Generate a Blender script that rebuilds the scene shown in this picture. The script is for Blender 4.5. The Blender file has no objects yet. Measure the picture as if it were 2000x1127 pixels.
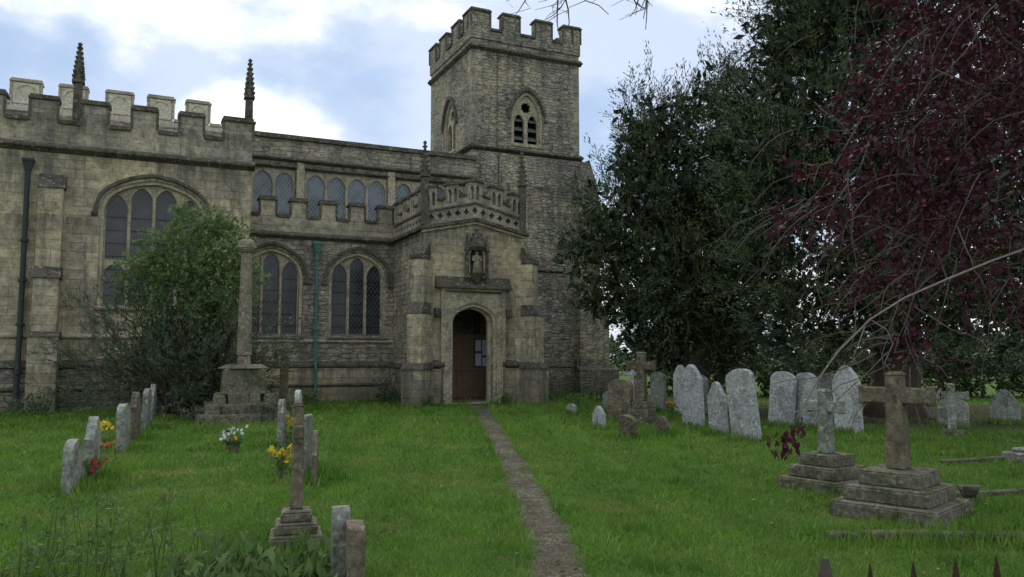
import bpy, math, random
import numpy as np
from mathutils import Vector, Matrix
from mathutils.geometry import tessellate_polygon
random.seed(7); rng=np.random.default_rng(11)
scene=bpy.context.scene
scene.view_settings.view_transform='Standard'; scene.view_settings.look='None'; scene.view_settings.exposure=0
COL=scene.collection
# ------------------------------------------------------------------ materials
def nd(nt,t,**k):
    n=nt.nodes.new(t)
    for a,b in k.items(): setattr(n,a,b)
    return n
def mth(nt,op,a,b=None,c=None):
    n=nt.nodes.new('ShaderNodeMath'); n.operation=op
    for i,x in enumerate((a,b,c)):
        if x is None: continue
        if isinstance(x,(int,float)): n.inputs[i].default_value=x
        else: nt.links.new(x,n.inputs[i])
    return n.outputs[0]
def mixc(nt,f,a,b,mode='MIX'):
    n=nt.nodes.new('ShaderNodeMix'); n.data_type='RGBA'; n.blend_type=mode
    for s,x in ((n.inputs[0],f),(n.inputs[6],a),(n.inputs[7],b)):
        if isinstance(x,(int,float)): s.default_value=x
        elif isinstance(x,tuple): s.default_value=(*x,1)
        else: nt.links.new(x,s)
    return n.outputs[2]
def noise(nt,vec,scale,detail=4,rough=.55,out=0):
    n=nt.nodes.new('ShaderNodeTexNoise'); n.inputs['Scale'].default_value=scale
    n.inputs['Detail'].default_value=detail; n.inputs['Roughness'].default_value=rough
    if vec is not None: nt.links.new(vec,n.inputs['Vector'])
    return n.outputs[out]
def ramp(nt,f,a,b):
    n=nt.nodes.new('ShaderNodeMapRange'); n.interpolation_type='SMOOTHSTEP'
    nt.links.new(f,n.inputs[0]); n.inputs[1].default_value=a; n.inputs[2].default_value=b
    return n.outputs[0]
def newmat(name):
    m=bpy.data.materials.new(name); m.use_nodes=True; nt=m.node_tree
    b=nt.nodes['Principled BSDF']; b.inputs['Specular IOR Level'].default_value=.2
    return m,nt,b
def bump(nt,b,h,st,dist=.02):
    n=nt.nodes.new('ShaderNodeBump'); n.inputs['Strength'].default_value=st; n.inputs['Distance'].default_value=dist
    nt.links.new(h,n.inputs['Height']); nt.links.new(n.outputs[0],b.inputs['Normal'])
def masonry(name,cA,cB,mort,bw,bh,patch,darkst,bst=.8,msize=.012,patchamt=.6,wob=1.0,rub=0.0):
    m,nt,b=newmat(name)
    tc=nd(nt,'ShaderNodeTexCoord').outputs['Object']
    nz=noise(nt,tc,3.2,5,.7,1)
    va=nt.nodes.new('ShaderNodeVectorMath'); va.operation='MULTIPLY_ADD'
    nt.links.new(nz,va.inputs[0]); va.inputs[1].default_value=(.2*wob,.2*wob,.1*wob); nt.links.new(tc,va.inputs[2])
    sp=nd(nt,'ShaderNodeSeparateXYZ'); nt.links.new(va.outputs[0],sp.inputs[0])
    cb=nd(nt,'ShaderNodeCombineXYZ'); nt.links.new(mth(nt,'ADD',sp.outputs[0],sp.outputs[1]),cb.inputs[0]); nt.links.new(sp.outputs[2],cb.inputs[1])
    br=nd(nt,'ShaderNodeTexBrick'); nt.links.new(cb.outputs[0],br.inputs['Vector'])
    br.inputs['Scale'].default_value=1; br.inputs['Brick Width'].default_value=bw; br.inputs['Row Height'].default_value=bh
    br.inputs['Mortar Size'].default_value=msize; br.inputs['Mortar Smooth'].default_value=.8; br.inputs['Bias'].default_value=-.1
    br.inputs['Color1'].default_value=(*cA,1); br.inputs['Color2'].default_value=(*cB,1); br.inputs['Mortar'].default_value=(*mort,1)
    br.offset=.43; br.squash=1.4; br.squash_frequency=3
    col=br.outputs['Color']; fac=br.outputs['Fac']
    if rub>0:
        ms=nd(nt,'ShaderNodeMapping'); ms.inputs['Scale'].default_value=(1/bw*.9,1/(bh*1.05),1); nt.links.new(cb.outputs[0],ms.inputs[0])
        vo=nd(nt,'ShaderNodeTexVoronoi'); vo.feature='F1'; vo.inputs['Scale'].default_value=1; vo.inputs['Randomness'].default_value=.7; nt.links.new(ms.outputs[0],vo.inputs['Vector'])
        ve=nd(nt,'ShaderNodeTexVoronoi'); ve.feature='DISTANCE_TO_EDGE'; ve.inputs['Scale'].default_value=1; ve.inputs['Randomness'].default_value=.7; nt.links.new(ms.outputs[0],ve.inputs['Vector'])
        sc_=nd(nt,'ShaderNodeSeparateColor'); nt.links.new(vo.outputs['Color'],sc_.inputs[0])
        ed=ramp(nt,ve.outputs['Distance'],.09,.0)
        vc=mixc(nt,sc_.outputs[0],cB,cA); vc=mixc(nt,mth(nt,'MULTIPLY',ed,.75),vc,mort)
        msk=mth(nt,'MULTIPLY',ramp(nt,noise(nt,tc,.9,3,.6),.38,.46),rub)
        col=mixc(nt,msk,col,vc); 
        fac=mth(nt,'ADD',mth(nt,'MULTIPLY',ed,msk),mth(nt,'MULTIPLY',fac,mth(nt,'SUBTRACT',1.0,msk)))
    big=noise(nt,tc,.5,6,.65)
    f=ramp(nt,big,.45,.6)
    col=mixc(nt,mth(nt,'MULTIPLY',f,patchamt),col,mixc(nt,1.0,mixc(nt,.6,col,(1,1,1)),tuple(min(1,x*2.0) for x in patch),'MULTIPLY'))
    n2=noise(nt,tc,5,9,.75)
    col=mixc(nt,1.0,col,mixc(nt,ramp(nt,n2,.25,.75),(.5,.5,.49),(1.5,1.5,1.48)),'MULTIPLY')
    mp=nd(nt,'ShaderNodeMapping'); mp.inputs['Scale'].default_value=(1.8,1.8,.22); nt.links.new(tc,mp.inputs[0])
    st=ramp(nt,noise(nt,mp.outputs[0],1.0,8,.7),.49,.66)
    col=mixc(nt,mth(nt,'MULTIPLY',st,darkst),col,(.08,.076,.064))
    mp2=nd(nt,'ShaderNodeMapping'); mp2.inputs['Scale'].default_value=(.5,.5,1.1); mp2.inputs['Location'].default_value=(4,2,7); nt.links.new(tc,mp2.inputs[0])
    st2=ramp(nt,noise(nt,mp2.outputs[0],1.0,9,.72),.5,.64)
    col=mixc(nt,mth(nt,'MULTIPLY',st2,.42),col,(.115,.11,.098))
    li=ramp(nt,noise(nt,tc,9,6,.75),.57,.65)
    col=mixc(nt,mth(nt,'MULTIPLY',li,.42),col,(.52,.5,.43))
    dk=ramp(nt,noise(nt,tc,14,5,.75),.58,.67)
    col=mixc(nt,mth(nt,'MULTIPLY',dk,.55),col,(.06,.055,.046))
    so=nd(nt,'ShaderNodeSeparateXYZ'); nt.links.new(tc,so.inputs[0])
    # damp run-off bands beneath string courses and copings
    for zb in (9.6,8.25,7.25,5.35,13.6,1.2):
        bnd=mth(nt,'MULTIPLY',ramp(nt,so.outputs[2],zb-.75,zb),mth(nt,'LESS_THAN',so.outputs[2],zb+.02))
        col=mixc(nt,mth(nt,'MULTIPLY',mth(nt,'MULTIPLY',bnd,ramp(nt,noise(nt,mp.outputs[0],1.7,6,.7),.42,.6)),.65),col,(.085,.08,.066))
    lo=ramp(nt,mth(nt,'ADD',so.outputs[2],mth(nt,'MULTIPLY',n2,-.9)),.7,-.4)
    col=mixc(nt,mth(nt,'MULTIPLY',lo,.6),col,(.07,.075,.045))
    nt.links.new(col,b.inputs['Base Color']); b.inputs['Roughness'].default_value=.95
    h=mth(nt,'ADD',mth(nt,'MULTIPLY',fac,-1.0),mth(nt,'MULTIPLY',n2,1.3))
    bump(nt,b,h,bst,.05)
    return m
def plainstone(name,cA,cB,dark,lich=(.45,.45,.4),damt=.7,lamt=.6,sc=1.0):
    m,nt,b=newmat(name)
    tc=nd(nt,'ShaderNodeTexCoord').outputs['Object']
    oi=nd(nt,'ShaderNodeObjectInfo')
    va=nt.nodes.new('ShaderNodeVectorMath'); va.operation='ADD'; nt.links.new(tc,va.inputs[0])
    cb=nd(nt,'ShaderNodeCombineXYZ'); r=mth(nt,'MULTIPLY',oi.outputs['Random'],40); nt.links.new(r,cb.inputs[0]); nt.links.new(cb.outputs[0],va.inputs[1])
    v=va.outputs[0]
    col=mixc(nt,noise(nt,v,3*sc,8,.7),cA,cB)
    col=mixc(nt,1.0,col,mixc(nt,oi.outputs['Random'],(.8,.8,.78),(1.15,1.15,1.13)),'MULTIPLY')
    col=mixc(nt,mth(nt,'MULTIPLY',ramp(nt,noise(nt,v,2.1*sc,9,.72),.47,.6),damt),col,dark)
    col=mixc(nt,mth(nt,'MULTIPLY',ramp(nt,noise(nt,v,7*sc,5,.65),.56,.64),lamt),col,lich)
    n2=noise(nt,v,14*sc,6,.7)
    col=mixc(nt,1.0,col,mixc(nt,ramp(nt,n2,.25,.75),(.55,.55,.55),(1.4,1.4,1.4)),'MULTIPLY')
    nt.links.new(col,b.inputs['Base Color']); b.inputs['Roughness'].default_value=.95
    bump(nt,b,mth(nt,'ADD',n2,noise(nt,v,5*sc,5,.6)),.8,.03)
    return m
M={}
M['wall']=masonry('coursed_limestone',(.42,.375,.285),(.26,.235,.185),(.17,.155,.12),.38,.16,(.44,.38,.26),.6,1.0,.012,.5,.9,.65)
M['ashlar']=masonry('ashlar_limestone',(.44,.375,.26),(.33,.285,.2),(.19,.165,.12),.6,.26,(.47,.39,.245),.65,.6,.008,.6,.35)
M['tower']=masonry('tower_rubble',(.37,.335,.26),(.245,.225,.18),(.16,.145,.115),.32,.12,(.38,.33,.23),.5,1.0,.012,.55,.8,1.0)
M['par']=masonry('parapet_stone',(.34,.305,.23),(.26,.23,.175),(.15,.135,.1),.7,.3,(.4,.34,.25),.55,.6,.008,.5,.35)
M['cream']=plainstone('cream_stone',(.66,.6,.46),(.54,.49,.37),(.33,.29,.22),(.64,.6,.48),damt=.35,lamt=.2)
M['cope']=plainstone('weathered_coping',(.18,.16,.12),(.115,.105,.08),(.05,.047,.036),(.33,.31,.24),.7,.45)
M['trim']=plainstone('dressed_trim',(.45,.385,.27),(.34,.295,.21),(.14,.125,.09),(.5,.46,.35),.5,.3)
M['grave_w']=plainstone('pale_headstone',(.46,.46,.44),(.36,.37,.35),(.16,.16,.13),(.6,.6,.57),.55,.4,1.2)
M['grave_g']=plainstone('grey_headstone',(.31,.315,.27),(.21,.22,.18),(.09,.095,.065),(.42,.42,.34),.6,.5,1.3)
M['grave_b']=plainstone('brown_stone',(.2,.165,.11),(.13,.11,.077),(.05,.05,.035),(.3,.27,.19),.6,.3,1.3)
M['moss']=plainstone('mossy_stone',(.18,.165,.12),(.12,.11,.075),(.05,.065,.02),(.3,.29,.23),.7,.4,1.5)
M['shaft']=plainstone('shaft_stone',(.3,.25,.18),(.2,.17,.13),(.09,.08,.06),(.38,.35,.28),.65,.4,1.3)
def simple(name,c,rough=.7,metal=0,var=.3,sc=8):
    m,nt,b=newmat(name); tc=nd(nt,'ShaderNodeTexCoord').outputs['Object']
    n=noise(nt,tc,sc,5,.6)
    col=mixc(nt,n,tuple(x*(1-var) for x in c),tuple(x*(1+var) for x in c))
    nt.links.new(col,b.inputs['Base Color']); b.inputs['Roughness'].default_value=rough; b.inputs['Metallic'].default_value=metal
    bump(nt,b,n,.2); return m
M['pipe_g']=simple('verdigris_pipe',(.08,.18,.15),.6)
M['pipe_d']=simple('dark_pipe',(.04,.055,.05),.6)
M['rust']=simple('rusty_iron',(.06,.035,.02),.9,.2,.5,30)
M['oak']=simple('oak_door',(.21,.135,.08),.6,0,.45,5)
M['leaflitter']=simple('dry_leaves',(.25,.16,.06),.8,0,.5,5)
M['lead']=simple('lead_roof',(.12,.125,.13),.6)
M['dark']=simple('louvre_slate',(.13,.13,.12),.8)
M['black']=simple('dark_interior',(.012,.012,.012),.9)
M['paper']=simple('notice_paper',(.6,.64,.68),.8,0,.1)
M['board']=simple('notice_board',(.09,.09,.085),.7)
M['bark']=simple('bark',(.085,.07,.052),.95,0,.5,12)
M['twig']=simple('twig',(.11,.095,.075),.95,0,.5,6)
def glassmat(name,cA,cB,lead):
    m,nt,b=newmat(name); tc=nd(nt,'ShaderNodeTexCoord').outputs['Object']
    sp=nd(nt,'ShaderNodeSeparateXYZ'); nt.links.new(tc,sp.inputs[0])
    x=mth(nt,'MULTIPLY',mth(nt,'ADD',sp.outputs[0],sp.outputs[1]),7.5); z=mth(nt,'MULTIPLY',sp.outputs[2],5.2)
    p=mth(nt,'ADD',x,z); q=mth(nt,'SUBTRACT',x,z)
    lp=mth(nt,'LESS_THAN',mth(nt,'FRACT',p),.13); lq=mth(nt,'LESS_THAN',mth(nt,'FRACT',q),.13)
    l=mth(nt,'MAXIMUM',lp,lq)
    cb=nd(nt,'ShaderNodeCombineXYZ'); nt.links.new(mth(nt,'FLOOR',p),cb.inputs[0]); nt.links.new(mth(nt,'FLOOR',q),cb.inputs[1])
    wn=nd(nt,'ShaderNodeTexWhiteNoise'); nt.links.new(cb.outputs[0],wn.inputs[0])
    col=mixc(nt,wn.outputs[0],cA,cB); col=mixc(nt,ramp(nt,noise(nt,tc,1.4,4,.6),.4,.65),col,tuple(c*.45 for c in cA)); col=mixc(nt,l,col,lead)
    nt.links.new(col,b.inputs['Base Color']); b.inputs['Specular IOR Level'].default_value=.5
    nt.links.new(mth(nt,'MULTIPLY_ADD',l,.5,.18),b.inputs['Roughness'])
    bump(nt,b,mth(nt,'ADD',wn.outputs[0],mth(nt,'MULTIPLY',l,2)),.35,.01); return m
M['glass']=glassmat('leaded_glass',(.02,.024,.026),(.05,.058,.06),(.09,.09,.085))
M['glass_b']=glassmat('clerestory_glass_skytint',(.11,.15,.165),(.17,.22,.24),(.27,.27,.26))  # sky seen through the panes is painted in as pale blue-grey
def leafmat(name,c0,c1,c2=None,trans=.25,rough=.6):
    m=bpy.data.materials.new(name); m.use_nodes=True; nt=m.node_tree
    b=nt.nodes['Principled BSDF']; out=nt.nodes['Material Output']
    at=nd(nt,'ShaderNodeAttribute'); at.attribute_name='rnd'
    col=mixc(nt,at.outputs['Fac'],c0,c1)
    if c2:
        tc=nd(nt,'ShaderNodeTexCoord').outputs['Object']
        col=mixc(nt,mth(nt,'MULTIPLY',ramp(nt,noise(nt,tc,.7,5,.7),.45,.65),.75),col,c2)
    nt.links.new(col,b.inputs['Base Color']); b.inputs['Roughness'].default_value=rough; b.inputs['Specular IOR Level'].default_value=.25
    if trans>0:
        tr=nd(nt,'ShaderNodeBsdfTranslucent'); nt.links.new(col,tr.inputs[0])
        mx=nd(nt,'ShaderNodeMixShader'); mx.inputs[0].default_value=trans
        nt.links.new(b.outputs[0],mx.inputs[1]); nt.links.new(tr.outputs[0],mx.inputs[2]); nt.links.new(mx.outputs[0],out.inputs[0])
    return m
M['yew']=leafmat('yew_needles',(.028,.05,.024),(.13,.17,.08),(.12,.13,.05),.0)
M['yewdark']=leafmat('yew_inner_shade',(.014,.023,.012),(.038,.052,.024),None,.0)  # darker copy of the needles; crown-interior shade put into the colour
M['copper']=leafmat('copper_leaves',(.026,.007,.012),(.115,.024,.042),(.05,.022,.02),.25)
M['shrubd']=leafmat('shrub_dark',(.05,.07,.038),(.15,.185,.105),None,.1)
M['shrubl']=leafmat('shrub_light',(.08,.135,.045),(.22,.31,.11),None,.3)
M['weed']=leafmat('weed_leaves',(.06,.11,.03),(.17,.26,.08),None,.3)
M['grass']=leafmat('grass_blades',(.06,.145,.014),(.185,.345,.042),(.20,.28,.05),.2)
M['far']=leafmat('distant_leaves',(.05,.075,.04),(.13,.17,.08),None,.0)
def petal(n,c): 
    return leafmat(n,tuple(x*.7 for x in c),c,None,.3)
M['yellow']=petal('yellow_petals',(.8,.55,.03)); M['orange']=petal('orange_petals',(.75,.25,.08))
M['red']=petal('red_petals',(.45,.03,.06)); M['white']=petal('white_petals',(.8,.8,.75))
# ------------------------------------------------------------------ mesh tools
def link(o,parent=None):
    COL.objects.link(o)
    if parent: o.parent=parent
    return o
def empty(name,loc=(0,0,0),rz=0):
    e=bpy.data.objects.new(name,None); e.location=loc; e.rotation_euler=(0,0,rz); e.empty_display_size=.2
    return link(e)
class MB:
    def __init__(s): s.v=[]; s.f=[]; s.xf=None
    def add(s,vs,fs):
        o=len(s.v)
        if s.xf: vs=[s.xf(p) for p in vs]
        s.v+=[tuple(p) for p in vs]; s.f+=[tuple(i+o for i in f) for f in fs]
    def box(s,a,b,c,d,e,f):
        s.add([(a,c,e),(b,c,e),(b,d,e),(a,d,e),(a,c,f),(b,c,f),(b,d,f),(a,d,f)],
              [(0,3,2,1),(4,5,6,7),(0,1,5,4),(1,2,6,5),(2,3,7,6),(3,0,4,7)])
    def wedge(s,a,b,c,d,e,f,t=0.0):
        s.add([(a,c,e),(b,c,e),(b,d,e),(a,d,e),(a,d-t,f),(b,d-t,f),(b,d,f),(a,d,f)],
              [(0,3,2,1),(4,5,6,7),(0,1,5,4),(1,2,6,5),(2,3,7,6),(3,0,4,7)])
    def frus(s,cx,cy,z0,z1,r0,r1,n=4,rot=math.pi/4,r0y=None,r1y=None):
        vs=[];fs=[]
        for z,r,ry in((z0,r0,r0y or r0),(z1,r1,r1y or r1)):
            for i in range(n):
                a=rot+2*math.pi*i/n; vs.append((cx+r*math.cos(a),cy+ry*math.sin(a),z))
        for i in range(n):
            j=(i+1)%n; fs.append((i,j,n+j,n+i))
        fs.append(tuple(range(n-1,-1,-1))); fs.append(tuple(range(n,2*n)))
        s.add(vs,fs)
    def plate(s,loops,v0,v1,axis='v'):
        L=[[Vector((p[0],p[1],0)) for p in l] for l in loops]
        tr=tessellate_polygon(L); flat=[p for l in loops for p in l]; n=len(flat)
        mk=(lambda p,d:(p[0],d,p[1])) if axis=='v' else (lambda p,d:(d,p[0],p[1]))
        vs=[mk(p,v0) for p in flat]+[mk(p,v1) for p in flat]
        fs=[tuple(t) for t in tr]+[tuple(i+n for i in reversed(t)) for t in tr]
        o=0
        for l in loops:
            k=len(l)
            for i in range(k):
                j=(i+1)%k; fs.append((o+i,o+j,n+o+j,n+o+i))
            o+=k
        s.add(vs,fs)
    def tube(s,pts,rad,n=6):
        pts=[Vector(p) for p in pts]; vs=[];fs=[]
        for i,p in enumerate(pts):
            t=(pts[min(i+1,len(pts)-1)]-pts[max(i-1,0)]).normalized()
            a=t.cross(Vector((.3,.2,1)) if abs(t.z)<.9 else Vector((1,0,0))).normalized(); b=t.cross(a)
            for k in range(n):
                an=2*math.pi*k/n; vs.append(p+(a*math.cos(an)+b*math.sin(an))*rad[i])
        for i in range(len(pts)-1):
            for k in range(n):
                j=(k+1)%n; fs.append((i*n+k,i*n+j,(i+1)*n+j,(i+1)*n+k))
        fs.append(tuple(range(n-1,-1,-1))); fs.append(tuple(range((len(pts)-1)*n,len(pts)*n)))
        s.add(vs,fs)
    def make(s,name,mat,parent=None,bevel=0,smooth=False,recalc=True):
        import bmesh
        me=bpy.data.meshes.new(name); me.from_pydata(s.v,[],s.f); me.update()
        if recalc:
            bm=bmesh.new(); bm.from_mesh(me); bmesh.ops.recalc_face_normals(bm,faces=bm.faces); bm.to_mesh(me); bm.free()
        if smooth:
            for p in me.polygons: p.use_smooth=True
        me.materials.append(M[mat]); o=bpy.data.objects.new(name,me); link(o,parent)
        if bevel:
            m=o.modifiers.new('b','BEVEL'); m.width=bevel; m.segments=1; m.limit_method='ANGLE'; m.angle_limit=math.radians(40)
        return o
def quads(name,Q,rnd,mat,parent=None):
    N=len(Q); me=bpy.data.meshes.new(name)
    me.vertices.add(4*N); me.vertices.foreach_set('co',np.ascontiguousarray(Q,dtype=np.float32).ravel())
    me.loops.add(4*N); me.loops.foreach_set('vertex_index',np.arange(4*N,dtype=np.int32))
    me.polygons.add(N); me.polygons.foreach_set('loop_start',np.arange(0,4*N,4,dtype=np.int32))
    me.update(calc_edges=True)
    a=me.attributes.new('rnd','FLOAT','FACE'); a.data.foreach_set('value',np.ascontiguousarray(rnd,dtype=np.float32))
    me.materials.append(M[mat]); o=bpy.data.objects.new(name,me); return link(o,parent)
def unit(a): return a/np.maximum(np.linalg.norm(a,axis=-1,keepdims=True),1e-6)
def runit(*s): return unit(rng.normal(size=(*s,3)))
def sprays(o,d,L,n,ll,lw,droop=.2,spread=.8):
    Mn=len(o); t=rng.random((Mn,n,1))
    L=np.asarray(L).reshape(-1,1,1)
    pos=o[:,None]+d[:,None]*L*t; pos[...,2:3]-=droop*L*t*t
    ld=unit(d[:,None]*1.0+spread*runit(Mn,n)); pos+=.04*rng.normal(size=pos.shape)*L
    S=unit(np.cross(ld,runit(Mn,n)))
    s=rng.uniform(.6,1.3,(Mn,n,1)); l=ll*s; w=lw*s
    Q=np.stack([pos,pos+ld*l*.5+S*w*.5,pos+ld*l,pos+ld*l*.5-S*w*.5],axis=2).reshape(-1,4,3)
    r=(rng.random((Mn,1))*.55+rng.random((Mn,n))*.45).ravel()
    return Q,r
def sublobes(lobes,k,f=.45,out=.8):
    res=[]
    for l in lobes:
        c=np.array(l[:3]);R=np.array(l[3:])
        for i in range(k):
            d=unit(rng.normal(size=3)); 
            res.append((*(c+d*R*out),*(R*f*rng.uniform(.5,1.25))))
    return res
def crown(lobes,Mn,rmin=.5,up=.5,nz=.5):
    A=np.array(lobes); w=(A[:,3]*A[:,4]*A[:,5])**.667; idx=rng.choice(len(A),Mn,p=w/w.sum())
    d=runit(Mn); rr=rng.uniform(rmin**2,1,(Mn,1))**.5
    o=A[idx,:3]+d*A[idx,3:]*rr
    dd=unit(d+np.array([0,0,up])+nz*runit(Mn)); return o,dd
# ------------------------------------------------------------------ world, light, camera
w=bpy.data.worlds.new('World'); scene.world=w; w.use_nodes=True; nt=w.node_tree
for n in list(nt.nodes): nt.nodes.remove(n)
SE,SR=math.radians(52),math.radians(-8)
sky=nd(nt,'ShaderNodeTexSky'); sky.sky_type='NISHITA'; sky.sun_disc=False; sky.sun_elevation=SE; sky.sun_rotation=SR
bg=nd(nt,'ShaderNodeBackground'); bg.inputs[1].default_value=.13; nt.links.new(sky.outputs[0],bg.inputs[0])
tc=nd(nt,'ShaderNodeTexCoord').outputs['Generated']
mp=nd(nt,'ShaderNodeMapping'); mp.inputs['Scale'].default_value=(1,1,1.8); mp.inputs['Location'].default_value=(.1,.3,.55); nt.links.new(tc,mp.inputs[0])
cn=noise(nt,mp.outputs[0],3.0,9,.52)
mpb=nd(nt,'ShaderNodeMapping'); mpb.inputs['Scale'].default_value=(1,1,1.8); mpb.inputs['Location'].default_value=(2.35,1,.6); nt.links.new(tc,mpb.inputs[0])
cn2=noise(nt,mpb.outputs[0],3.6,8,.52)
cov=ramp(nt,cn,.44,.56)
ccol=mixc(nt,ramp(nt,cn2,.38,.56),(.50,.62,.80),(1.12,1.13,1.15))
bg2=nd(nt,'ShaderNodeBackground'); bg2.inputs[1].default_value=1.25; nt.links.new(ccol,bg2.inputs[0])
ms=nd(nt,'ShaderNodeMixShader'); nt.links.new(mth(nt,'MULTIPLY_ADD',cov,.72,.28),ms.inputs[0])
bgb=nd(nt,'ShaderNodeBackground'); bgb.inputs[0].default_value=(.42,.60,.92,1); bgb.inputs[1].default_value=.85
mb_=nd(nt,'ShaderNodeMixShader'); mb_.inputs[0].default_value=.6; nt.links.new(bg.outputs[0],mb_.inputs[1]); nt.links.new(bgb.outputs[0],mb_.inputs[2])
nt.links.new(mb_.outputs[0],ms.inputs[1]); nt.links.new(bg2.outputs[0],ms.inputs[2])
wo=nd(nt,'ShaderNodeOutputWorld'); nt.links.new(ms.outputs[0],wo.inputs[0])
sun=bpy.data.lights.new('sun','SUN'); sun.energy=1.5; sun.angle=math.radians(14); sun.color=(1,.96,.88)
so=bpy.data.objects.new('sun',sun); link(so)
sd=Vector((math.sin(SR)*math.cos(SE),math.cos(SR)*math.cos(SE),math.sin(SE)))
so.rotation_euler=sd.to_track_quat('Z','Y').to_euler()
cam=bpy.data.cameras.new('camera'); cam.lens=28.08; cam.sensor_width=36; cam.clip_end=5000; cam.clip_start=.05
co=bpy.data.objects.new('camera',cam); link(co); co.location=(0,0,1.52); co.rotation_euler=(math.radians(94.75),0,0); scene.camera=co
# ------------------------------------------------------------------ ground
PATH=[(-6,.2,.45),(0,.3,.45),(3,.32,.38),(5.63,.32,.36),(7,.31,.39),(9.07,.16,.33),(11.7,0,.34),(15.4,-.31,.36),(19,-.58,.40),(22.7,-.85,.46),(25,-1.12,.6)]
PY=np.array([p[0] for p in PATH]);PX=np.array([p[1] for p in PATH]);PW=np.array([p[2] for p in PATH])
m,nt,b=newmat('lawn'); tcn=nd(nt,'ShaderNodeTexCoord').outputs['Object']
c=mixc(nt,noise(nt,tcn,.8,6,.6),(.05,.105,.013),(.11,.195,.025))
c=mixc(nt,ramp(nt,noise(nt,tcn,.35,6,.7),.5,.7),c,(.15,.185,.038))
c=mixc(nt,mth(nt,'MULTIPLY',ramp(nt,noise(nt,tcn,14,5,.8),.5,.75),.6),c,(.045,.06,.016))
c=mixc(nt,mth(nt,'MULTIPLY',ramp(nt,noise(nt,tcn,1.7,7,.75),.56,.66),.75),c,(.15,.125,.06))
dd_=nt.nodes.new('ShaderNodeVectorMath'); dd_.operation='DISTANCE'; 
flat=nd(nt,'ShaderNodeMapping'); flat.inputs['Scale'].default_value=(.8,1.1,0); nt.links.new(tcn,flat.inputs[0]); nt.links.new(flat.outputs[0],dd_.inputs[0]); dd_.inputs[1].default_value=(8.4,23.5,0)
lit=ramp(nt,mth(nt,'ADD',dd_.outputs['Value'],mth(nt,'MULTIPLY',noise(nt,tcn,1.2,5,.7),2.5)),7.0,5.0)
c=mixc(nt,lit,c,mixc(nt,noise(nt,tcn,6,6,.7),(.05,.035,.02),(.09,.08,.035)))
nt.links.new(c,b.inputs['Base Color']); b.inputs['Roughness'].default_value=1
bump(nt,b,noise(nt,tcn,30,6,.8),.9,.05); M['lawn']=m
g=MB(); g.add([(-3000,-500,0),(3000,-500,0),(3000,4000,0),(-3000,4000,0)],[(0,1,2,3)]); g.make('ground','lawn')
m,nt,b=newmat('gravel'); tcn=nd(nt,'ShaderNodeTexCoord').outputs['Object']
vo=nd(nt,'ShaderNodeTexVoronoi'); vo.inputs['Scale'].default_value=60; nt.links.new(tcn,vo.inputs[0])
sv=nd(nt,'ShaderNodeSeparateColor'); nt.links.new(vo.outputs['Color'],sv.inputs[0])
c=mixc(nt,mth(nt,'POWER',sv.outputs[0],1.6),(.05,.042,.032),(.27,.235,.18))
c=mixc(nt,mth(nt,'MULTIPLY',ramp(nt,noise(nt,tcn,4,7,.78),.48,.60),.8),c,(.05,.06,.02))
c=mixc(nt,mth(nt,'MULTIPLY',ramp(nt,noise(nt,tcn,1.3,6,.7),.42,.58),.6),c,(.065,.052,.036))
nt.links.new(c,b.inputs['Base Color']); b.inputs['Roughness'].default_value=1
bump(nt,b,vo.outputs['Distance'],.8,.015); M['gravel']=m
p=MB(); ys=np.arange(-6,25.2,.1); vs=[];fs=[]
for i,y in enumerate(ys):
    cx=np.interp(y,PY,PX)+.02*math.sin(y*2.3); hw=np.interp(y,PY,PW)/2*1.12
    vs+=[(cx-hw*(1+.15*math.sin(y*5.1)*math.sin(y*1.7)+random.uniform(-.1,.1)),y,.006),(cx+hw*(1+.15*math.sin(y*4.3+1)*math.sin(y*2.1)+random.uniform(-.1,.1)),y,.006)]
    if i: k=2*i; fs.append((k-2,k-1,k+1,k))
p.add(vs,fs); p.make('gravel_path','gravel')
def vn(x,y,s):
    return np.sin(x*s+1.7*np.sin(y*s*.7+.5))*np.sin(y*s*.9+1.3*np.sin(x*s*1.1))
def blades(n):
    y=3.6*(27/3.6)**rng.random(n); x=(rng.random(n)*2-1)*(y*.70+.8)
    cx=np.interp(y,PY,PX)+.02*np.sin(y*2.3); hw=np.interp(y,PY,PW)/2; q=np.abs(x-cx)/hw
    lit=np.sqrt((x*.8-8.4)**2+(y*1.1-23.5)**2)
    bare=vn(x+2,y+1,1.9)+vn(x,y,4.3)*.6+.5*vn(x,y,11)
    ecl=.2*vn(x,y*1.0,6.0)+.15*vn(x+3,y,15)
    keep=((q>rng.uniform(.6,1.2,n)+ecl)|(rng.random(n)<.07))&((lit>5.6+rng.random(n)*1.5)|(rng.random(n)<.1))&((bare<.95)|(rng.random(n)<.35))
    x=x[keep];y=y[keep];n=len(x); q=q[keep]
    edge=np.exp(-((q-1.2)/.35)**2)
    cl=.85+.22*vn(x,y,1.3)+.22*vn(x+5,y,3.7)+.24*vn(x,y+3,9.1)
    tuft=(vn(x*1.3,y,6.1)+vn(x,y,2.7)>1.05)
    hh=(.024+.0021*y)*rng.uniform(.4,1.5,n)*cl*(1+.7*edge)*(1+.9*tuft); a=rng.random(n)*6.283
    S=np.stack([np.cos(a),np.sin(a),0*a],1)*(.0009*y+.001)[:,None]*.55
    B=np.stack([x,y,0*x],1); lean=np.stack([rng.normal(size=n)*.55,rng.normal(size=n)*.55,np.ones(n)],1)*hh[:,None]
    band=.09*np.sign(np.sin((x-np.interp(y,PY,PX))*2*math.pi/1.1))
    return np.stack([B-S,B+S,B+lean+S*.25,B+lean-S*.25],1),np.clip(rng.random(n)*.5+.55*(cl-.5)+band-.2*tuft,0,1)
Q,r=blades(340000); quads('grass',Q,r,'grass')
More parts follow.
